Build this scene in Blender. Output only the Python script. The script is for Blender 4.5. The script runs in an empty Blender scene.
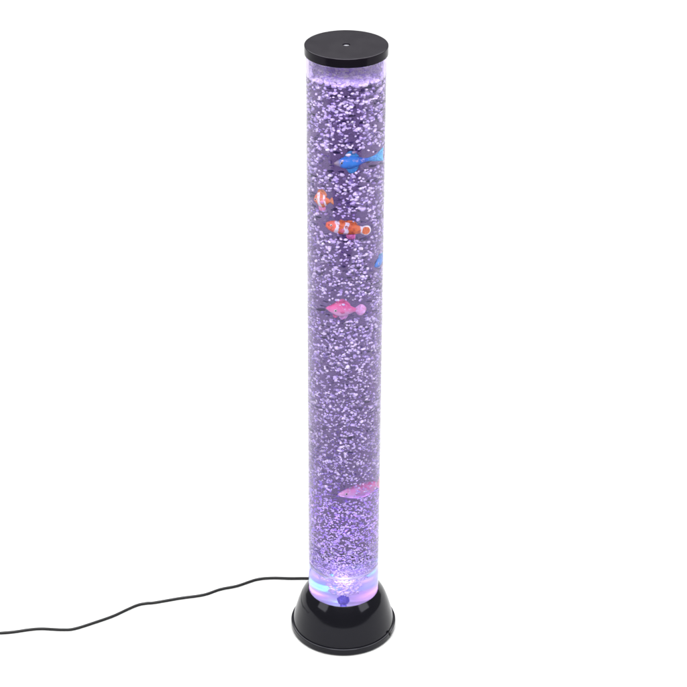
import bpy, bmesh, math, random
import numpy as np
from mathutils import Vector, Matrix, Euler

random.seed(7)
rng = np.random.default_rng(11)
sc = bpy.context.scene
col = sc.collection
PI = math.pi

# ------------------------------------------------------------------ helpers
def link(name, me, mat, parent=None, smooth=True):
    o = bpy.data.objects.new(name, me)
    col.objects.link(o)
    if mat is not None:
        me.materials.append(mat)
    if smooth:
        me.polygons.foreach_set('use_smooth', [True] * len(me.polygons))
    if parent is not None:
        o.parent = parent
    return o

def from_bm(name, bm, mat, parent=None, smooth=True):
    me = bpy.data.meshes.new(name)
    bm.normal_update()
    bm.to_mesh(me)
    bm.free()
    return link(name, me, mat, parent, smooth)

def lathe(name, profile, mat, parent=None, seg=192, closed=False):
    """Revolve (r, z) points round the z axis; points with r == 0 become poles."""
    vs, fs, rings = [], [], []
    for r, z in profile:
        if r < 1e-7:
            rings.append([len(vs)])
            vs.append((0, 0, z))
        else:
            i0 = len(vs)
            for k in range(seg):
                a = 2 * PI * k / seg
                vs.append((r * math.cos(a), r * math.sin(a), z))
            rings.append(list(range(i0, i0 + seg)))
    pairs = list(zip(rings, rings[1:]))
    if closed:
        pairs.append((rings[-1], rings[0]))
    for a, b in pairs:
        for k in range(seg):
            k2 = (k + 1) % seg
            if len(a) == 1 and len(b) == 1:
                continue
            if len(a) == 1:
                fs.append((a[0], b[k2], b[k]))
            elif len(b) == 1:
                fs.append((a[k], a[k2], b[0]))
            else:
                fs.append((a[k], a[k2], b[k2], b[k]))
    me = bpy.data.meshes.new(name)
    me.from_pydata(vs, [], fs)
    me.update()
    return link(name, me, mat, parent, True)

def bevel_profile(pts, rad, n=4):
    """Round the inner corners of an open (r, z) polyline; rad is one number per point (0 keeps it sharp but doubled)."""
    out = [pts[0]]
    for i in range(1, len(pts) - 1):
        p0, p1, p2 = Vector(pts[i - 1]), Vector(pts[i]), Vector(pts[i + 1])
        r = rad[i]
        if r <= 0:
            out.append(tuple(p1))
            continue
        a = p1 + (p0 - p1).normalized() * r
        b = p1 + (p2 - p1).normalized() * r
        for k in range(n + 1):
            t = k / n
            q = a.lerp(p1, t).lerp(p1.lerp(b, t), t)
            out.append(tuple(q))
    out.append(pts[-1])
    return out

def support(pts, e=.0003):
    """Extra loops close to both ends of every long straight run, so that smooth shading stays at the corners."""
    out = []
    for a, b in zip(pts, pts[1:]):
        a, b = Vector(a), Vector(b)
        out.append(tuple(a))
        if (b - a).length > .0018:
            d = (b - a).normalized() * e
            out += [tuple(a + d), tuple(b - d)]
    out.append(tuple(pts[-1]))
    return out

def mat_new(name):
    m = bpy.data.materials.new(name)
    m.use_nodes = True
    nt = m.node_tree
    nt.nodes.clear()
    out = nt.nodes.new('ShaderNodeOutputMaterial')
    return m, nt, out

def principled(nt, out, color=(.5, .5, .5), rough=.5, spec=.5, **kw):
    p = nt.nodes.new('ShaderNodeBsdfPrincipled')
    p.inputs['Base Color'].default_value = (*color, 1)
    p.inputs['Roughness'].default_value = rough
    p.inputs['Specular IOR Level'].default_value = spec
    for k, v in kw.items():
        p.inputs[k].default_value = v
    nt.links.new(p.outputs[0], out.inputs['Surface'])
    return p

def ramp_node(nt, stops, interp='LINEAR'):
    r = nt.nodes.new('ShaderNodeValToRGB')
    r.color_ramp.interpolation = interp
    el = r.color_ramp.elements
    while len(el) > 1:
        el.remove(el[-1])
    el[0].position = stops[0][0]
    el[0].color = (*stops[0][1], 1)
    for p, c in stops[1:]:
        e = el.new(p)
        e.color = (*c, 1)
    return r

def tag(o, label=None, cat=None, group=None, kind=None):
    if label: o['label'] = label
    if cat: o['category'] = cat
    if group: o['group'] = group
    if kind: o['kind'] = kind
    return o

def empty(name, loc):
    o = bpy.data.objects.new(name, None)
    o.empty_display_size = .02
    col.objects.link(o)
    o.location = loc
    return o

# ------------------------------------------------------------------ materials
def plastic(name, color, rough, spec, bump=0.0, bscale=900, rvar=0.05, tint=(1, 1, 1)):
    m, nt, out = mat_new(name)
    p = principled(nt, out, color, rough, spec)
    p.inputs['Specular Tint'].default_value = (*tint, 1)
    tc = nt.nodes.new('ShaderNodeTexCoord')
    n = nt.nodes.new('ShaderNodeTexNoise')
    n.inputs['Scale'].default_value = 45
    n.inputs['Detail'].default_value = 5
    nt.links.new(tc.outputs['Object'], n.inputs['Vector'])
    mr = nt.nodes.new('ShaderNodeMapRange')
    mr.inputs['To Min'].default_value = max(0.02, rough - rvar)
    mr.inputs['To Max'].default_value = rough + rvar
    nt.links.new(n.outputs['Fac'], mr.inputs['Value'])
    nt.links.new(mr.outputs[0], p.inputs['Roughness'])
    if bump > 0:
        n2 = nt.nodes.new('ShaderNodeTexNoise')
        n2.inputs['Scale'].default_value = bscale
        n2.inputs['Detail'].default_value = 2
        nt.links.new(tc.outputs['Object'], n2.inputs['Vector'])
        b = nt.nodes.new('ShaderNodeBump')
        b.inputs['Strength'].default_value = bump
        b.inputs['Distance'].default_value = .0004
        nt.links.new(n2.outputs['Fac'], b.inputs['Height'])
        nt.links.new(b.outputs[0], p.inputs['Normal'])
    return m

M_BASE = plastic('black_gloss_plastic', (.0022, .0022, .0032), .11, .25, rvar=.02, tint=(.90, .90, 1))
M_CAP = plastic('black_satin_plastic', (.0025, .002, .0034), .25, .155, tint=(.93, .86, 1), bump=.08, bscale=1400)
M_CORD = plastic('black_rubber', (.002, .002, .0022), .45, .16)
M_DARK = plastic('black_recess', (.002, .002, .002), .5, .3)

# white sweep
M_GROUND, nt, out = mat_new('white_paper')
p = principled(nt, out, (.275, .275, .275), .8, .1)

# clear acrylic
M_ACRYLIC, nt, out = mat_new('clear_acrylic')
g = nt.nodes.new('ShaderNodeBsdfGlass')
g.inputs['IOR'].default_value = 1.49
g.inputs['Roughness'].default_value = 0.0
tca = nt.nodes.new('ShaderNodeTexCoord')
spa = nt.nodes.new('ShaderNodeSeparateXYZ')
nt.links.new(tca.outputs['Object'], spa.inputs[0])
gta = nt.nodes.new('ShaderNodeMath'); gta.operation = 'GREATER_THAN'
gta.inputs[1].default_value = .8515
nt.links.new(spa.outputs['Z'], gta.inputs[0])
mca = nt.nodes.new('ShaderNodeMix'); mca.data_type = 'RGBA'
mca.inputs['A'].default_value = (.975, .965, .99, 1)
mca.inputs['B'].default_value = (.93, .90, .985, 1)  # lilac above the water line paints in violet light reflected in the wall
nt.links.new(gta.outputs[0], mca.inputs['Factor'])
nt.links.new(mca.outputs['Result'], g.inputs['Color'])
nt.links.new(g.outputs[0], out.inputs['Surface'])
va = nt.nodes.new('ShaderNodeVolumeAbsorption')
va.inputs['Color'].default_value = (.30, .08, .65, 1)
va.inputs['Density'].default_value = 4
nt.links.new(va.outputs[0], out.inputs['Volume'])

# tinted water (side face = acrylic/water boundary, top face = water/air boundary)
M_WATER, nt, out = mat_new('violet_tinted_water')
geo = nt.nodes.new('ShaderNodeNewGeometry')
sep = nt.nodes.new('ShaderNodeSeparateXYZ')
nt.links.new(geo.outputs['True Normal'], sep.inputs[0])
ab = nt.nodes.new('ShaderNodeMath'); ab.operation = 'ABSOLUTE'
nt.links.new(sep.outputs['Z'], ab.inputs[0])
gt = nt.nodes.new('ShaderNodeMath'); gt.operation = 'GREATER_THAN'
gt.inputs[1].default_value = .5
nt.links.new(ab.outputs[0], gt.inputs[0])
mr = nt.nodes.new('ShaderNodeMapRange')
mr.inputs['To Min'].default_value = 1.333 / 1.49
mr.inputs['To Max'].default_value = 1.333
tcw = nt.nodes.new('ShaderNodeTexCoord')
spw = nt.nodes.new('ShaderNodeSeparateXYZ')
nt.links.new(tcw.outputs['Object'], spw.inputs[0])
hi = nt.nodes.new('ShaderNodeMath'); hi.operation = 'GREATER_THAN'
hi.inputs[1].default_value = .5
nt.links.new(spw.outputs['Z'], hi.inputs[0])
both = nt.nodes.new('ShaderNodeMath'); both.operation = 'MULTIPLY'
nt.links.new(gt.outputs[0], both.inputs[0]); nt.links.new(hi.outputs[0], both.inputs[1])
nt.links.new(both.outputs[0], mr.inputs['Value'])
g = nt.nodes.new('ShaderNodeBsdfGlass')
g.inputs['Roughness'].default_value = 0.0
nt.links.new(mr.outputs[0], g.inputs['IOR'])
nt.links.new(g.outputs[0], out.inputs['Surface'])
va = nt.nodes.new('ShaderNodeVolumeAbsorption')
va.inputs['Color'].default_value = (.345, .225, .49, 1)
va.inputs['Density'].default_value = 31
nt.links.new(va.outputs[0], out.inputs['Volume'])

def bubble_mat(name, stops, rough=.2, trans=.06):
    m, nt, out = mat_new(name)
    p = principled(nt, out, (.8, .7, .95), rough, .5)
    ge = nt.nodes.new('ShaderNodeNewGeometry')
    r = ramp_node(nt, stops)
    nt.links.new(ge.outputs['Random Per Island'], r.inputs[0])
    nt.links.new(r.outputs[0], p.inputs['Base Color'])
    tr = nt.nodes.new('ShaderNodeBsdfTranslucent')      # air bubbles pass light on
    nt.links.new(r.outputs[0], tr.inputs['Color'])
    mx = nt.nodes.new('ShaderNodeMixShader')
    mx.inputs[0].default_value = trans
    nt.links.new(p.outputs[0], mx.inputs[1]); nt.links.new(tr.outputs[0], mx.inputs[2])
    nt.links.new(mx.outputs[0], out.inputs['Surface'])
    return m
M_BUB = bubble_mat('lilac_bubble', [(0, (.58, .45, .92)), (.5, (.74, .62, .97)), (1, (.90, .82, 1.0))])
M_FOAM = bubble_mat('lilac_foam', [(0, (.62, .50, .96)), (.4, (.78, .68, .98)), (.8, (.88, .80, .97)), (1, (.95, .92, .94))])

M_DISH = plastic('grey_frosted_plastic', (.36, .35, .42), .35, .4)
M_NOZ = plastic('violet_translucent_plastic', (.13, .10, .62), .4, .4)
M_RING, nt, out = mat_new('frosted_clear_ring')
p = principled(nt, out, (.85, .82, .95), .3, .5)
p.inputs['Transmission Weight'].default_value = .6
M_FOAM_DISC = plastic('lit_foam_disc_plastic', (.13, .13, .145), .5, .3)

M_BOUNCE = plastic('white_bounce', (.90, .88, .95), .5, .3)

# ------------------------------------------------------------------ ground
me = bpy.data.meshes.new('ground')
me.from_pydata([(-5, -1.25, 0), (5, -1.25, 0), (5, 6.5, 0), (-5, 6.5, 0)], [], [(0, 1, 2, 3)])
g = link('ground', me, M_GROUND, smooth=False)
tag(g, kind='structure', label='plain white studio floor sweep under the lamp')

# ------------------------------------------------------------------ the lamp
lamp = empty('bubble_lamp', (0, 0, 0))
tag(lamp, 'tall clear bubble tube lamp with violet water, black cap and flared black base', 'lamp')

ZW = .8515      # water line
# base: bell on a rounded foot
bell = [(.0498, .030), (.0498, .0690), (.0506, .0690), (.0538, .0649), (.0571, .0603), (.0607, .0538), (.0645, .0440),
        (.0674, .0345), (.0697, .0262), (.0714, .0192), (.0725, .0138), (.0728, .0122), (.0727, .0114)]
def catmull(pts, n=5):
    P = [Vector(q) for q in pts]
    out = []
    for i in range(len(P) - 1):
        p0 = P[max(i - 1, 0)]; p1 = P[i]; p2 = P[i + 1]; p3 = P[min(i + 2, len(P) - 1)]
        for k in range(n):
            t = k / n
            out.append(tuple(.5 * ((2 * p1) + (-p0 + p2) * t + (2 * p0 - 5 * p1 + 4 * p2 - p3) * t * t + (-p0 + 3 * p1 - 3 * p2 + p3) * t ** 3)))
    out.append(tuple(P[-1]))
    return out
bell_s = [(.0503, .010), (.0503, .0687), (.0505, .0690)] + catmull(bell[2:], 6)[0:]
base = lathe('base', list(reversed(bell_s)), M_BASE, lamp, 256)
foot = bevel_profile([(.0690, .0116), (.0757, .0116), (.0757, .0022), (.0745, .0012), (.0600, .0012)], [0, .0013, .0012, .0008, 0], 5)
lathe('foot_ring', support(list(reversed(foot))), M_BASE, base, 256)
# little push switch on the foot, right hand side
a = math.radians(-27)
bm = bmesh.new()
bmesh.ops.create_cube(bm, size=1)
bmesh.ops.scale(bm, verts=bm.verts, vec=(.0030, .0044, .0062))
bmesh.ops.bevel(bm, geom=bm.edges[:], offset=.0008, segments=3, affect='EDGES', profile=.6)
sw = from_bm('switch', bm, M_DARK, base)
sw.location = (.0752 * math.cos(a), .0752 * math.sin(a), .0098)
sw.rotation_euler = (0, 0, a)

# tube: outer wall, top edge, dry inner wall down past the water line, floor
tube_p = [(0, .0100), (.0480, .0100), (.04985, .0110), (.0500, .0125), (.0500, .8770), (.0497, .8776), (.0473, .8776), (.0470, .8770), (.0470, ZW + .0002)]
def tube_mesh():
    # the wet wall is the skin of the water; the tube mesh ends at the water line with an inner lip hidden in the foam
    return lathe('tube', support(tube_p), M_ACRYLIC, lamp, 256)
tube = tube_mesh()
water_p = [(0, .1125), (.0470, .1125), (.0470, ZW), (0, ZW)]
def water_mesh():
    o = lathe('water', water_p, M_WATER, lamp, 256)
    me = o.data
    for pl in me.polygons:
        if abs(pl.normal.z) > .5:
            pl.use_smooth = False
    me.set_sharp_from_angle(angle=math.radians(40))
    return o
water = water_mesh()
tube.data.set_sharp_from_angle(angle=math.radians(50))

# cap with a small vent hole and an added disc standing for the lit foam below
cap_p = bevel_profile([(.0047, .8868), (.0047, .8900), (.0522, .8900), (.0522, .8785), (.0503, .8785), (.0503, .8868), (.0047, .8868)],
                      [0, .0003, .0009, .0006, .0003, .0003, 0], 4)
cap = lathe('cap', support(list(reversed(cap_p))), M_CAP, lamp, 256)
cap.data.set_sharp_from_angle(angle=math.radians(45))
lathe('cap_bounce', [(.0066, .8860), (.0464, .8860), (.0464, .8850), (.0066, .8850)], M_BOUNCE, cap, 96, closed=True)  # added white disc under the cap, bounces light onto the foam
lit_foam_disc = lathe('lit_foam_disc', list(reversed([(0, .8881), (.0038, .8881), (.0046, .8878), (.0046, .8872), (.0060, .8867), (.0060, .8858), (0, .8858)])), M_FOAM_DISC, cap, 48)

# inside the foot of the tube: diffuser dish, air nozzle, plate ring and LEDs
def dish_z(r): return .0300 + .034 * (r / .046) ** 1.7
dp = [(0, .0300)] + [(.046 * k / 60, dish_z(.046 * k / 60) + .0005 * math.sin(2 * PI * k / 8.0)) for k in range(1, 61)]
dp += [(.0462, .0630), (.046, .0618)] + [(.046 * k / 20, dish_z(.046 * k / 20) - .0022) for k in range(19, 0, -1)] + [(0, .0278)]
dish = lathe('diffuser_dish', dp, M_DISH, lamp, 128)
ring = lathe('tank_floor_ring', [(.0400, .1130), (.0464, .1130), (.0464, .1142), (.0400, .1142)], M_RING, lamp, 128, closed=True)
bm = bmesh.new()      # rough airstone on a short stem
bmesh.ops.create_icosphere(bm, subdivisions=4, radius=.0080)
for v in bm.verts:
    d = v.co.normalized()
    v.co += d * .0011 * (math.sin(9 * d.x + 3 * d.z) * math.sin(11 * d.y - 2) + .6 * math.sin(17 * d.z + 13 * d.x) * math.sin(15 * d.y))
    v.co.x *= .62; v.co.y *= .62; v.co.z += .0580
r0 = bmesh.ops.create_cone(bm, cap_ends=True, segments=32, radius1=.0036, radius2=.0026, depth=.024)
bmesh.ops.translate(bm, verts=r0['verts'], vec=(0, 0, .0410))
noz = from_bm('air_stone', bm, M_NOZ, lamp)
# half-round screen added behind the light chamber to catch the LED glow
bm = bmesh.new()
rows = []
for k in range(65):
    a = math.radians(4 + 172 * k / 64)
    rows.append([bm.verts.new((r * math.cos(a), r * math.sin(a), z)) for r, z in ((.0464, .0632), (.0464, .0950), (.0454, .0950), (.0454, .0632))])
for a, b in zip(rows, rows[1:]):
    for q in range(4):
        bm.faces.new((a[q], b[q], b[(q + 1) % 4], a[(q + 1) % 4]))
bm.faces.new(rows[0]); bm.faces.new(list(reversed(rows[-1])))
bmesh.ops.recalc_face_normals(bm, faces=bm.faces)
from_bm('added_reflector', bm, M_DISH, lamp, smooth=False)
V_, C_, P_, B_, W_ = (.50, .30, 1.0), (.14, .86, 1.0), (1.0, .40, .75), (.20, .42, 1.0), (.95, .90, 1.0)
LED_AND_FILL = [(-.0050, .0405, .0600, C_, .0020), (-.0085, .0360, .0575, C_, .0018), (-.0070, .0410, .0720, V_, .0030), (-.0120, .0280, .0530, P_, .0030),
        (-.0030, .0240, .0470, B_, .0032), (.0120, .0290, .0550, P_, .0030), (.0100, .0240, .0505, P_, .0020), (.0070, .0410, .0680, V_, .0030),
        (.0060, .0405, .0790, C_, .0030), (.0085, .0365, .0625, B_, .0024), (-.0010, .0400, .0830, W_, .0036),
        (0, -.014, .098, W_, .0190), (.002, .004, .090, W_, .0080), (0, -.020, .124, (.88, 1.0, .95), .13), (0, .016, .124, (.88, 1.0, .95), .06)]  # pale ones ending the list are fill added to brighten plume and low bubbles
for x, y, z, c, pw in LED_AND_FILL:
    l = bpy.data.lights.new('led_and_fill_light', 'POINT')
    l.energy = pw
    l.color = c
    l.shadow_soft_size = 0
    lo = bpy.data.objects.new('led_and_fill_light', l)
    col.objects.link(lo)
    lo.location = (x, y, z)
    lo.parent = lamp
# the violet up-lights that shine into the column
for k in range(3):
    a = math.radians(90 + 120 * k)
    l = bpy.data.lights.new('up_light', 'SPOT')
    l.energy = 21.0
    l.color = (1.0, 1.0, .95)
    l.spot_size = math.radians(60)
    l.spot_blend = .8
    l.shadow_soft_size = 0
    lo = bpy.data.objects.new('up_light', l)
    col.objects.link(lo)
    lo.location = (.016 * math.cos(a), .016 * math.sin(a), .120)
    lo.rotation_euler = (PI, 0, 0)
    lo.parent = lamp

# power cord lying on the floor, from the back of the base to the left
CORD = [(-0.70, -0.045), (-0.62, -0.036), (-0.5821, -0.0326), (-0.5316, -0.0321), (-0.4961, -0.0283), (-0.4771, -0.0256), (-0.455, -0.02), (-0.4374, -0.0177),
        (-0.4077, -0.0196), (-0.3898, -0.0173), (-0.3622, -0.0021), (-0.3376, 0.0132), (-0.3193, 0.0285), (-0.3039, 0.0404), (-0.2909, 0.0449),
        (-0.2788, 0.0467), (-0.2429, 0.0576), (-0.2083, 0.0664), (-0.184, 0.0805), (-0.1591, 0.0893), (-0.1311, 0.1055), (-0.1075, 0.1098),
        (-0.0801, 0.109), (-0.053, 0.1093), (-.026, .106), (-.006, .094), (0, .080), (0, .070)]
path = catmull(CORD, 6)
bm = bmesh.new()
N = 14
prev = None
rc = .0020
for i, (x, y) in enumerate(path):
    q0 = Vector(path[max(i - 1, 0)]); q1 = Vector(path[min(i + 1, len(path) - 1)])
    t = (q1 - q0).normalized()
    nrm = Vector((-t.y, t.x, 0))
    z = rc + (.0035 if y > .062 and x > -.005 else 0) * min(1, max(0, (.09 - y) / .02))
    ringv = [bm.verts.new(Vector((x, y, z)) + nrm * rc * math.cos(2 * PI * k / N) + Vector((0, 0, rc * math.sin(2 * PI * k / N)))) for k in range(N)]
    if prev:
        for k in range(N):
            bm.faces.new((prev[k], prev[(k + 1) % N], ringv[(k + 1) % N], ringv[k]))
    prev = ringv
bmesh.ops.recalc_face_normals(bm, faces=bm.faces)
from_bm('power_cord', bm, M_CORD, lamp)

# ------------------------------------------------------------------ toy fish
def cap_gloss(m):
    """Satin moulded top, polished side."""
    nt = m.node_tree
    p = [n for n in nt.nodes if n.type == 'BSDF_PRINCIPLED'][0]
    old = p.inputs['Roughness'].links[0].from_socket
    ge = nt.nodes.new('ShaderNodeNewGeometry')
    sp = nt.nodes.new('ShaderNodeSeparateXYZ')
    nt.links.new(ge.outputs['True Normal'], sp.inputs[0])
    mr = nt.nodes.new('ShaderNodeMapRange')
    mr.inputs['From Min'].default_value = .8; mr.inputs['From Max'].default_value = .97
    mr.inputs['To Min'].default_value = -.17; mr.inputs['To Max'].default_value = 0
    nt.links.new(sp.outputs['Z'], mr.inputs['Value'])
    ad = nt.nodes.new('ShaderNodeMath'); ad.operation = 'ADD'
    nt.links.new(old, ad.inputs[0]); nt.links.new(mr.outputs[0], ad.inputs[1])
    nt.links.new(ad.outputs[0], p.inputs['Roughness'])
cap_gloss(M_CAP)

def fish_mat(name, nodes_fn, rough=.35):
    m, nt, out = mat_new(name)
    p = principled(nt, out, (.8, .8, .8), rough, .4)
    c = nodes_fn(nt)
    nt.links.new(c, p.inputs['Base Color'])
    return m

def along(nt, L, stops, warp=.12, wscale=160, axis='X', interp='LINEAR'):
    """Colour by the place along the fish (0 = nose, 1 = end of the body), with a wavy edge."""
    tc = nt.nodes.new('ShaderNodeTexCoord')
    sp = nt.nodes.new('ShaderNodeSeparateXYZ')
    nt.links.new(tc.outputs['Object'], sp.inputs[0])
    mr = nt.nodes.new('ShaderNodeMapRange')
    mr.inputs['From Min'].default_value = -L / 2
    mr.inputs['From Max'].default_value = L / 2
    nt.links.new(sp.outputs[axis], mr.inputs['Value'])
    n = nt.nodes.new('ShaderNodeTexNoise')
    n.inputs['Scale'].default_value = wscale
    n.inputs['Detail'].default_value = 2
    nt.links.new(tc.outputs['Object'], n.inputs['Vector'])
    ma = nt.nodes.new('ShaderNodeMath'); ma.operation = 'MULTIPLY_ADD'
    ma.inputs[1].default_value = warp
    nt.links.new(n.outputs['Fac'], ma.inputs[0])
    nt.links.new(mr.outputs[0], ma.inputs[2])
    su = nt.nodes.new('ShaderNodeMath'); su.operation = 'SUBTRACT'
    su.inputs[1].default_value = warp / 2
    nt.links.new(ma.outputs[0], su.inputs[0])
    r = ramp_node(nt, stops, interp)
    nt.links.new(su.outputs[0], r.inputs[0])
    return r.outputs[0]

def mixc(nt, a, b, fac):
    m = nt.nodes.new('ShaderNodeMix'); m.data_type = 'RGBA'
    nt.links.new(a, m.inputs['A']); nt.links.new(b, m.inputs['B'])
    if isinstance(fac, float): m.inputs['Factor'].default_value = fac
    else: nt.links.new(fac, m.inputs['Factor'])
    return m.outputs['Result']

def spots(nt, scale, lo, hi):
    tc = nt.nodes.new('ShaderNodeTexCoord')
    n = nt.nodes.new('ShaderNodeTexNoise')
    n.inputs['Scale'].default_value = scale
    n.inputs['Detail'].default_value = 3
    nt.links.new(tc.outputs['Object'], n.inputs['Vector'])
    mr = nt.nodes.new('ShaderNodeMapRange')
    mr.inputs['From Min'].default_value = lo
    mr.inputs['From Max'].default_value = hi
    nt.links.new(n.outputs['Fac'], mr.inputs['Value'])
    return mr.outputs[0]

def body(name, L, prof, mat, parent, seg=28):
    """prof: (t, half height up, half height down, half width) along the fish; nose at -x."""
    ts = [q[0] for q in prof]
    def at(t, k): return float(np.interp(t, ts, [q[k] for q in prof]))
    n = 30
    bm = bmesh.new()
    rings = []
    for i in range(n + 1):
        t = i / n
        ring = []
        # smooth the profile a little
        u, d, w = [sum(at(min(1, max(0, t + e)), k) for e in (-.03, 0, .03)) / 3 for k in (1, 2, 3)]
        for k in range(seg):
            a = 2 * PI * k / seg
            ca, sa = math.cos(a), math.sin(a)
            ring.append(bm.verts.new((-L / 2 + t * L, w * ca * L, (u if sa > 0 else d) * sa * L)))
        rings.append(ring)
    for a, b in zip(rings, rings[1:]):
        for k in range(seg):
            bm.faces.new((a[k], a[(k + 1) % seg], b[(k + 1) % seg], b[k]))
    bm.faces.new(list(reversed(rings[0]))); bm.faces.new(rings[-1])
    bmesh.ops.recalc_face_normals(bm, faces=bm.faces)
    return from_bm(name, bm, mat, parent)

def fin(name, pts, mat, parent, thick=.0011, y=0.0, tilt=0.0):
    """A thin solid fin from a closed (x, z) outline, thinner at its edge, with fin-ray ripples."""
    P = catmull(pts + [pts[0]], 4)[:-1]
    cx = sum(q[0] for q in P) / len(P); cz = sum(q[1] for q in P) / len(P)
    bm = bmesh.new()
    rows = []
    for side in (1, -1):
        ringsets = []
        for s in (1.0, .72, .4):
            ringsets.append([bm.verts.new((cx + (x - cx) * s, side * thick * (.18 if s == 1 else .5) + (.0004 * math.sin(40 * (k / len(P))) if s < 1 else 0), cz + (z - cz) * s)) for k, (x, z) in enumerate(P)])
        c = bm.verts.new((cx, side * thick * .5, cz))
        for a, b in zip(ringsets, ringsets[1:]):
            for k in range(len(P)):
                bm.faces.new((a[k], a[(k + 1) % len(P)], b[(k + 1) % len(P)], b[k]))
        for k in range(len(P)):
            bm.faces.new((ringsets[-1][k], ringsets[-1][(k + 1) % len(P)], c))
        rows.append(ringsets[0])
    for k in range(len(P)):
        bm.faces.new((rows[0][k], rows[0][(k + 1) % len(P)], rows[1][(k + 1) % len(P)], rows[1][k]))
    bmesh.ops.recalc_face_normals(bm, faces=bm.faces)
    o = from_bm(name, bm, mat, parent)
    o.location = (0, y, 0)
    o.rotation_euler = (tilt, 0, 0)
    return o

M_EYE = plastic('black_eye', (.006, .006, .010), .15, .6)
M_EYEW = plastic('white_eye_ring', (.9, .9, .88), .3, .5)
def eyes(parent, bodyo, x, z, w, r=.0016):
    for s in (-1, 1):
        bm = bmesh.new()
        bmesh.ops.create_uvsphere(bm, u_segments=16, v_segments=10, radius=r)
        bmesh.ops.scale(bm, verts=bm.verts, vec=(1, .45, 1))
        e = from_bm('eye', bm, M_EYEW, parent)
        e.location = (x, s * w, z)
        bm = bmesh.new()
        bmesh.ops.create_uvsphere(bm, u_segments=14, v_segments=8, radius=r * .66)
        bmesh.ops.scale(bm, verts=bm.verts, vec=(1, .5, 1))
        q = from_bm('pupil', bm, M_EYE, e)
        q.location = (0, s * r * .28, 0)

FISH = []   # (centre, half length vector, half height) to keep bubbles off
def place(root, c, rz, ry, keep, hh):
    root.location = c
    root.rotation_euler = (0, ry, rz)
    FISH.append((Vector(c), Euler((0, ry, rz)).to_matrix() @ Vector((keep, 0, 0)), hh))

WHITE = (.92, .90, .95)
def flat(name, c): return fish_mat(name, lambda nt: mixc(nt, *[_rgb(nt, q) for q in (c, tuple(min(1, v * 1.25 + .05) for v in c))], spots(nt, 350, .4, .65)))
def _rgb(nt, c):
    n = nt.nodes.new('ShaderNodeRGB'); n.outputs[0].default_value = (*c, 1); return n.outputs[0]

# 1 blue fish with a long swept tail
L = .040
def f(nt):
    a = along(nt, L, [(0, (.50, .44, .44)), (.12, (.40, .38, .48)), (.20, (.06, .34, .95)), (.6, (.06, .42, 1.0)), (.85, (.05, .20, .85)), (1, (.04, .28, .95))], .10)
    return mixc(nt, a, _rgb(nt, (.55, .62, .95)), spots(nt, 230, .58, .66))
t = empty('toy_fish', (0, 0, 0))
tag(t, 'blue toy fish with a long pale blue tail, highest fish in the tube', 'toy fish', 'toy fish floating in the tube')
b = body('body', L, [(0, .02, .02, .02), (.08, .09, .09, .06), (.25, .17, .18, .12), (.45, .22, .24, .15), (.65, .17, .19, .12), (.85, .08, .09, .06), (1, .055, .06, .035)], fish_mat('blue_fish_skin', f), t)
bl = flat('blue_fin', (.07, .50, 1.0))
fin('tail_fin', [(.0175, 0), (.0195, .0022), (.028, .0042), (.0375, .0095), (.043, .0105), (.0415, .001), (.043, -.0072), (.036, -.0062), (.027, -.0042), (.0195, -.0022)], bl, t, .0016)
fin('dorsal_fin', [(-.009, .006), (-.005, .0125), (-.001, .0150), (.004, .0130), (.009, .006), (0, .005)], bl, t)
fin('anal_fin', [(-.007, -.006), (-.003, -.0145), (.002, -.0155), (.007, -.011), (.008, -.006), (0, -.005)], bl, t)
eyes(t, b, -.0125, .0012, .0040)
place(t, (.006, -.0285, .7475), math.radians(17), math.radians(-2), .026, .016)

# 2 tall orange striped fish
L = .023
OR = (.85, .20, .05)
def f(nt):
    a = along(nt, L, [(0, (.85, .20, .12)), (.28, (.85, .24, .09)), (.32, WHITE), (.46, WHITE), (.50, OR), (.66, (.8, .2, .08)), (.70, WHITE), (.76, WHITE), (.80, OR), (1, OR)], .22, 110)
    return mixc(nt, a, _rgb(nt, (.85, .30, .40)), spots(nt, 260, .56, .68))
t = empty('toy_fish', (0, 0, 0))
tag(t, 'small tall orange fish with a curved white stripe, by the tube\'s left edge', 'toy fish', 'toy fish floating in the tube')
b = body('body', L, [(0, .06, .06, .05), (.1, .22, .20, .13), (.3, .42, .38, .20), (.5, .50, .45, .22), (.7, .36, .34, .15), (.88, .16, .16, .08), (1, .11, .11, .04)], fish_mat('orange_fish_skin', f), t)
of = flat('orange_fin', (.85, .27, .10)); pf = flat('pink_fin', (.90, .30, .55))
fin('tail_fin', [(.0105, 0), (.0118, .0022), (.0155, .0048), (.0162, 0), (.0155, -.0048), (.0118, -.0022)], of, t)
fin('dorsal_fin', [(-.005, .009), (-.002, .0140), (.004, .0150), (.008, .010), (.008, .006), (0, .007)], of, t)
fin('pelvic_fin', [(-.006, -.007), (-.006, -.0138), (-.001, -.0150), (.003, -.0125), (.003, -.008)], pf, t)
fin('pectoral_fin', [(-.002, -.001), (.003, .001), (.004, -.003), (.000, -.0042)], pf, t, y=-.0050, tilt=.25)
eyes(t, b, -.0075, .0015, .0040)
place(t, (-.0275, -.0275, .6930), math.radians(-34), math.radians(-10), .010, .015)

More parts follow.
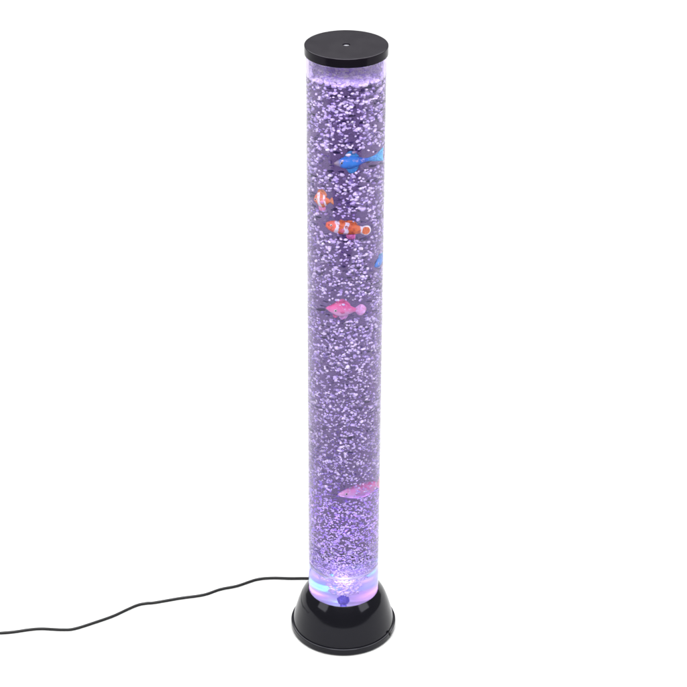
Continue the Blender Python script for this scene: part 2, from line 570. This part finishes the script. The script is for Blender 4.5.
# 3 clownfish
L = .044
OD = (.84, .185, .04)
def f(nt):
    return along(nt, L, [(0, (.93, .16, .07)), (.22, (.93, .14, .08)), (.245, WHITE), (.33, WHITE), (.355, OD), (.47, OD), (.495, WHITE), (.61, WHITE), (.635, OD), (.92, OD), (.95, WHITE), (1, WHITE)], .20, 120)
t = empty('toy_fish', (0, 0, 0))
tag(t, 'orange clownfish toy with white bands and a round white-edged tail', 'toy fish', 'toy fish floating in the tube')
b = body('body', L, [(0, .06, .06, .04), (.07, .13, .12, .09), (.22, .19, .19, .13), (.42, .20, .21, .14), (.6, .19, .20, .12), (.8, .155, .155, .09), (.92, .12, .12, .06), (1, .11, .11, .05)], fish_mat('clownfish_skin', lambda nt: mixc(nt, f(nt), _rgb(nt, (.55, .07, .05)), spots(nt, 230, .50, .66))), t)
def edge_tail(nt):
    tc = nt.nodes.new('ShaderNodeTexCoord')
    vm = nt.nodes.new('ShaderNodeVectorMath'); vm.operation = 'DISTANCE'
    nt.links.new(tc.outputs['Object'], vm.inputs[0])
    vm.inputs[1].default_value = (.0265, 0, 0)
    mr = nt.nodes.new('ShaderNodeMapRange')
    mr.inputs['From Min'].default_value = .0050; mr.inputs['From Max'].default_value = .0058
    nt.links.new(vm.outputs['Value'], mr.inputs['Value'])
    return mixc(nt, _rgb(nt, OD), _rgb(nt, WHITE), mr.outputs[0])
fin('tail_fin', [(.0195, 0), (.0210, .0046), (.0250, .0068), (.0300, .0060), (.0332, 0), (.0300, -.0060), (.0250, -.0068), (.0210, -.0046)], fish_mat('clown_tail', edge_tail), t, .0022)
fin('dorsal_fin', [(-.009, .0065), (-.006, .0108), (-.001, .0100), (.003, .0115), (.010, .0112), (.014, .0065), (0, .005)], flat('clown_fin', OD), t)
fin('pelvic_fin', [(.003, -.006), (.005, -.0125), (.010, -.0150), (.015, -.0130), (.014, -.0065), (.008, -.005)], flat('hot_pink_fin', (.95, .22, .50)), t)
fin('pectoral_fin', [(-.007, -.002), (-.002, .001), (.001, -.003), (-.003, -.0060)], flat('hot_pink_fin', (.93, .16, .25)), t, y=-.0058, tilt=.2)
eyes(t, b, -.0165, .0022, .0048, .0014)
place(t, (-.0015, -.0330, .6575), math.radians(2), math.radians(10), .027, .015)

# 4 second blue fish seen almost end on at the right edge
L = .034
def f(nt):
    a = along(nt, L, [(0, (.05, .32, .95)), (.5, (.05, .34, .95)), (1, (.05, .2, .85))], .1)
    return mixc(nt, a, _rgb(nt, (.35, .55, .95)), spots(nt, 230, .6, .68))
t = empty('toy_fish', (0, 0, 0))
tag(t, 'blue toy fish seen end on, half lost at the tube\'s right edge', 'toy fish', 'toy fish floating in the tube')
b = body('body', L, [(0, .02, .02, .02), (.1, .10, .09, .06), (.3, .20, .19, .13), (.5, .22, .21, .14), (.7, .16, .16, .11), (.9, .07, .07, .05), (1, .05, .05, .03)], fish_mat('blue_fish_skin', f), t)
fin('tail_fin', [(.0155, 0), (.0175, .002), (.0235, .0085), (.0245, 0), (.0235, -.0085), (.0175, -.002)], bl, t)
fin('dorsal_fin', [(-.007, .005), (-.001, .0125), (.007, .0090), (.009, .003), (0, .004)], bl, t)
eyes(t, b, -.0105, .0012, .0037)
place(t, (.0375, -.0050, .5960), math.radians(82), 0, .014, .014)

# 5 round pink fish
L = .036
HP = (.98, .13, .40)
def f(nt):
    a = along(nt, .026, [(0, (.97, .70, .86)), (.32, (.97, .52, .78)), (.5, (.98, .25, .55)), (.72, HP), (1, (.95, .10, .32))], .16, 200, 'Z')
    b = along(nt, L, [(0, (.95, .62, .88)), (.10, (.95, .5, .8)), (.22, (1, 1, 1)), (1, (1, 1, 1))], .06)
    m = nt.nodes.new('ShaderNodeMix'); m.data_type = 'RGBA'; m.blend_type = 'MULTIPLY'; m.inputs['Factor'].default_value = .6
    nt.links.new(a, m.inputs['A']); nt.links.new(b, m.inputs['B'])
    return mixc(nt, m.outputs['Result'], _rgb(nt, (.97, .68, .90)), spots(nt, 260, .60, .70))
t = empty('toy_fish', (0, 0, 0))
tag(t, 'round hot pink toy fish with a dark eye and pale tail in mid tube', 'toy fish', 'toy fish floating in the tube')
b = body('body', L, [(0, .02, .02, .015), (.07, .07, .08, .05), (.18, .15, .17, .10), (.32, .28, .26, .15), (.5, .34, .30, .17), (.66, .28, .27, .13), (.82, .15, .16, .08), (.93, .09, .10, .05), (1, .08, .09, .03)], fish_mat('pink_fish_skin', f), t)
pk = flat('pale_pink_fin', (.95, .45, .78)); pk2 = flat('deep_pink_fin', (.97, .16, .42))
fin('tail_fin', [(.0160, 0), (.0180, .0040), (.0230, .0080), (.0275, .0065), (.0310, .0010), (.0280, -.0065), (.0230, -.0085), (.0180, -.0045)], pk, t, .0016)
fin('dorsal_fin', [(-.008, .0085), (-.003, .0135), (.002, .0150), (.007, .0120), (.011, .006), (0, .007)], pk2, t)
fin('anal_fin', [(-.003, -.0085), (.001, -.0150), (.005, -.0150), (.009, -.0100), (.009, -.006), (.002, -.006)], pk, t)
fin('pelvic_fin', [(-.009, -.007), (-.008, -.0125), (-.004, -.0130), (-.002, -.008)], pk2, t)
fin('pectoral_fin', [(-.002, -.001), (.003, .001), (.005, -.003), (.001, -.0045)], pk2, t, y=-.0064, tilt=.25)
eyes(t, b, -.0065, -.0005, .0058, .0019)
place(t, (-.0050, -.0325, .5400), math.radians(1), math.radians(3), .024, .018)

# 6 long pink fish near the bottom
L = .056
def f(nt):
    a = along(nt, .020, [(0, (.98, .86, .90)), (.28, (.97, .80, .90)), (.5, (.98, .46, .76)), (.8, (1, .16, .48)), (1, (1, .10, .42))], .2, 170, 'Z')
    b = along(nt, L, [(0, (.95, .62, .90)), (.35, (.98, .55, .85)), (.7, (1, .26, .62)), (1, (1, .12, .45))], .12)
    m = mixc(nt, a, b, .45)
    return mixc(nt, m, _rgb(nt, (.98, .62, .88)), spots(nt, 330, .50, .60))
t = empty('toy_fish', (0, 0, 0))
tag(t, 'long slim pink toy fish with a pale belly, lowest fish in the tube', 'toy fish', 'toy fish floating in the tube')
b = body('body', L, [(0, .02, .02, .02), (.06, .055, .06, .045), (.18, .11, .11, .08), (.35, .155, .16, .11), (.55, .20, .22, .12), (.72, .20, .21, .10), (.9, .15, .16, .05), (1, .06, .06, .03)], fish_mat('long_pink_fish_skin', f), t)
fin('tail_fin', [(.0265, 0), (.0285, .004), (.0350, .0095), (.0365, 0), (.0350, -.0095), (.0285, -.004)], pk2, t)
fin('dorsal_fin', [(-.010, .0055), (-.004, .0100), (.008, .0112), (.016, .0080), (.018, .003), (0, .004)], pk2, t)
fin('pectoral_fin', [(-.009, -.001), (-.003, .0006), (-.001, -.003), (-.005, -.0045)], pk, t, y=-.0050, tilt=.25)
eyes(t, b, -.0190, .0010, .0046, .0018)
place(t, (.0155, -.0215, .2510), math.radians(36), math.radians(5), .030, .014)

# ------------------------------------------------------------------ bubbles
bm = bmesh.new()
bmesh.ops.create_icosphere(bm, subdivisions=2, radius=1)
ICO_V = np.array([v.co[:] for v in bm.verts], dtype=np.float32)
bm.verts.index_update()
ICO_F = np.array([[v.index for v in f.verts] for f in bm.faces], dtype=np.int32)
bm.free()

def blobs(name, P, S, R, mat):
    """One mesh of many flattened balls: P centres (n,3), S semi-axes (n,3), R tilts (n,3)."""
    n = len(P)
    V = ICO_V[None] * S[:, None, :]
    cx, sx = np.cos(R[:, 0])[:, None], np.sin(R[:, 0])[:, None]
    y = V[..., 1] * cx - V[..., 2] * sx; z = V[..., 1] * sx + V[..., 2] * cx
    V[..., 1] = y; V[..., 2] = z
    cy, sy = np.cos(R[:, 1])[:, None], np.sin(R[:, 1])[:, None]
    x = V[..., 0] * cy + V[..., 2] * sy; z = -V[..., 0] * sy + V[..., 2] * cy
    V[..., 0] = x; V[..., 2] = z
    cz, sz = np.cos(R[:, 2])[:, None], np.sin(R[:, 2])[:, None]
    x = V[..., 0] * cz - V[..., 1] * sz; y = V[..., 0] * sz + V[..., 1] * cz
    V[..., 0] = x; V[..., 1] = y
    V = V + P[:, None, :]
    F = ICO_F[None] + (np.arange(n, dtype=np.int32) * len(ICO_V))[:, None, None]
    V = V.reshape(-1, 3).astype(np.float32); F = F.reshape(-1, 3)
    me = bpy.data.meshes.new(name)
    me.vertices.add(len(V)); me.vertices.foreach_set('co', V.ravel())
    me.loops.add(F.size); me.loops.foreach_set('vertex_index', F.ravel())
    me.polygons.add(len(F))
    me.polygons.foreach_set('loop_start', np.arange(0, F.size, 3, dtype=np.int32))
    me.update(calc_edges=True)
    me.validate()
    return link(name, me, mat)

def keep_mask(P):
    ok = np.ones(len(P), bool)
    view = np.array([0, -2.248, 1.714])
    for c, h, hh in FISH:
        c = np.array(c); h = np.array(h)
        ax = h / np.linalg.norm(h); hl = np.linalg.norm(h)
        d = P - c
        s = np.clip(d @ ax, -hl, hl)
        q = d - s[:, None] * ax
        near = np.linalg.norm(q, axis=1) < hh * .8
        ok &= ~near
        # the water in front of a fish is mostly clear
        vd = view - c; vd /= np.linalg.norm(vd)
        w = q - (q @ vd)[:, None] * vd
        front = (q @ vd > 0) & (np.linalg.norm(w, axis=1) < hh * .95)
        ok &= ~(front & (rng.random(len(P)) > .36))
    return ok

NB = 9200
u = rng.random(NB)
z = .117 + (.849 - .117) * u ** 1.30
r = np.where(rng.random(NB) < .84, .0365 + .0095 * rng.random(NB) ** .8, .036 * np.sqrt(rng.random(NB)))
th = np.where(rng.random(NB) < .86, PI + PI * rng.random(NB), PI * rng.random(NB))     # most rise along the front wall
P = np.stack([r * np.cos(th), r * np.sin(th), z], 1)
hgt = (z - .12) / .73
size = (.00102 + .00095 * hgt) * np.exp(rng.normal(0, .28, NB))
asp = .56 + .30 * rng.random(NB)
S = np.stack([size * (1 + .35 * rng.random(NB)), size, size * asp], 1)
R = np.stack([rng.normal(0, .25, NB), rng.normal(0, .35, NB), rng.random(NB) * PI], 1)
lim = .0463 - S[:, 0]
sc_r = np.minimum(1, lim / np.maximum(r, 1e-6))
P[:, :2] *= sc_r[:, None]
m = keep_mask(P)
P, S, R = P[m], S[m], R[m]
# the plume over the nozzle, widening through the ring
NP = 520
u = rng.random(NP)
z = .068 + .058 * u
rr = (.013 + .030 * u ** 1.5) * np.sqrt(rng.random(NP))
th = rng.random(NP) * 2 * PI
P2 = np.stack([rr * np.cos(th), rr * np.sin(th), z], 1)
s = .00115 * np.exp(rng.normal(0, .3, NP))
S2 = np.stack([s * 1.25, s, s * .75], 1)
R2 = rng.normal(0, .4, (NP, 3))
bub = blobs('bubbles', np.concatenate([P, P2]), np.concatenate([S, S2]), np.concatenate([R, R2]), M_BUB)
tag(bub, 'small lilac air bubbles rising through the whole tube of water', 'bubbles', kind='stuff')
# foam on the water
NF = 1500
r = .0455 * np.sqrt(rng.random(NF)); th = rng.random(NF) * 2 * PI
P = np.stack([r * np.cos(th), r * np.sin(th), ZW - .0004 + .0022 * rng.random(NF)], 1)
s = .0017 * np.exp(rng.normal(0, .35, NF))
S = np.stack([s * 1.15, s, s * .8], 1)
P[:, :2] *= np.minimum(1, (.0468 - S[:, 0]) / np.maximum(r, 1e-6))[:, None]
NW = 1500     # froth that clings to the dry wall above the water
th = rng.random(NW) * 2 * PI
zz = ZW + .024 * rng.random(NW) ** 1.3
s = .0012 * np.exp(rng.normal(0, .35, NW))
Pw = np.stack([(.0468 - s * .5) * np.cos(th), (.0468 - s * .5) * np.sin(th), zz], 1)
back = (np.sin(th) > -.45)
Pw, s = Pw[back], s[back]
P = np.concatenate([P, Pw]); S = np.concatenate([S, np.stack([s * .5, s, s], 1)])
Rf = rng.normal(0, .3, (NF, 3))
Rf = np.concatenate([Rf, np.stack([0 * s, 0 * s, th[back]], 1)])
fo = blobs('foam', P, S, Rf, M_FOAM)
tag(fo, 'pale lilac foam floating on the water just under the black cap', 'foam', kind='stuff')

# ------------------------------------------------------------------ studio light
w = bpy.data.worlds.new('World')
sc.world = w
w.use_nodes = True
bg = w.node_tree.nodes['Background']
bg.inputs[0].default_value = (1, 1, 1, 1)
bg.inputs[1].default_value = .28

def area(name, loc, target, sx, sy, L, color=(1, 1, 1)):
    l = bpy.data.lights.new(name, 'AREA')
    l.shape = 'RECTANGLE'; l.size = sx; l.size_y = sy
    l.energy = L * PI * sx * sy
    l.color = color
    o = bpy.data.objects.new(name, l)
    col.objects.link(o)
    o.location = loc
    o.rotation_euler = (Vector(target) - Vector(loc)).to_track_quat('-Z', 'Y').to_euler()
    return o
area('overhead_softbox', (0, 1.2, 3.6), (0, 1.2, 0), 6.5, 6.5, 7.0)
area('front_fill', (0, -2.3, 3.4), (0, 0, .45), 3.2, 1.3, 30.0)  # added fill to brighten the bubbles, no such lamp known
area('left_softbox', (-2.1, -1.10, 1.55), (0, 0, .45), 1.2, 1.0, 3.8)
area('right_softbox', (2.1, -1.10, 1.55), (0, 0, .45), 1.2, 1.0, 3.8)

# ------------------------------------------------------------------ camera
cam = bpy.data.cameras.new('camera')
co = bpy.data.objects.new('camera', cam)
col.objects.link(co)
sc.camera = co
cam.sensor_width = 36
cam.lens = 1917 / 687 * 36
cam.clip_start = .05
cam.clip_end = 60
rho = math.atan(3.05 / 578)
Mx = Matrix.Rotation(PI / 2 - math.radians(29), 4, 'X')
Mx = Mx @ Matrix.Rotation(math.atan(1.28 / 1917), 4, 'Y') @ Matrix.Rotation(rho, 4, 'Z')
co.matrix_world = Matrix.Translation((0, -2.248, 1.714)) @ Mx

sc.view_settings.view_transform = 'Standard'
sc.view_settings.look = 'None'
sc.view_settings.exposure = 0
sc.view_settings.gamma = 1
sc.render.engine = 'CYCLES'
cy = sc.cycles
cy.max_bounces = 24
cy.transmission_bounces = 20
cy.glossy_bounces = 8
cy.diffuse_bounces = 4
cy.transparent_max_bounces = 16
cy.volume_bounces = 0
cy.sample_clamp_indirect = 30
cy.use_light_tree = False
cy.use_denoising = True
if __name__ == '__main__':
    from bpy_extras.object_utils import world_to_camera_view as wv
    bpy.context.view_layer.update()
    for q in ((0, 0, .89), (0, 0, 0)):
        v = wv(sc, co, Vector(q)); print('px', v.x * 687, (1 - v.y) * 687)
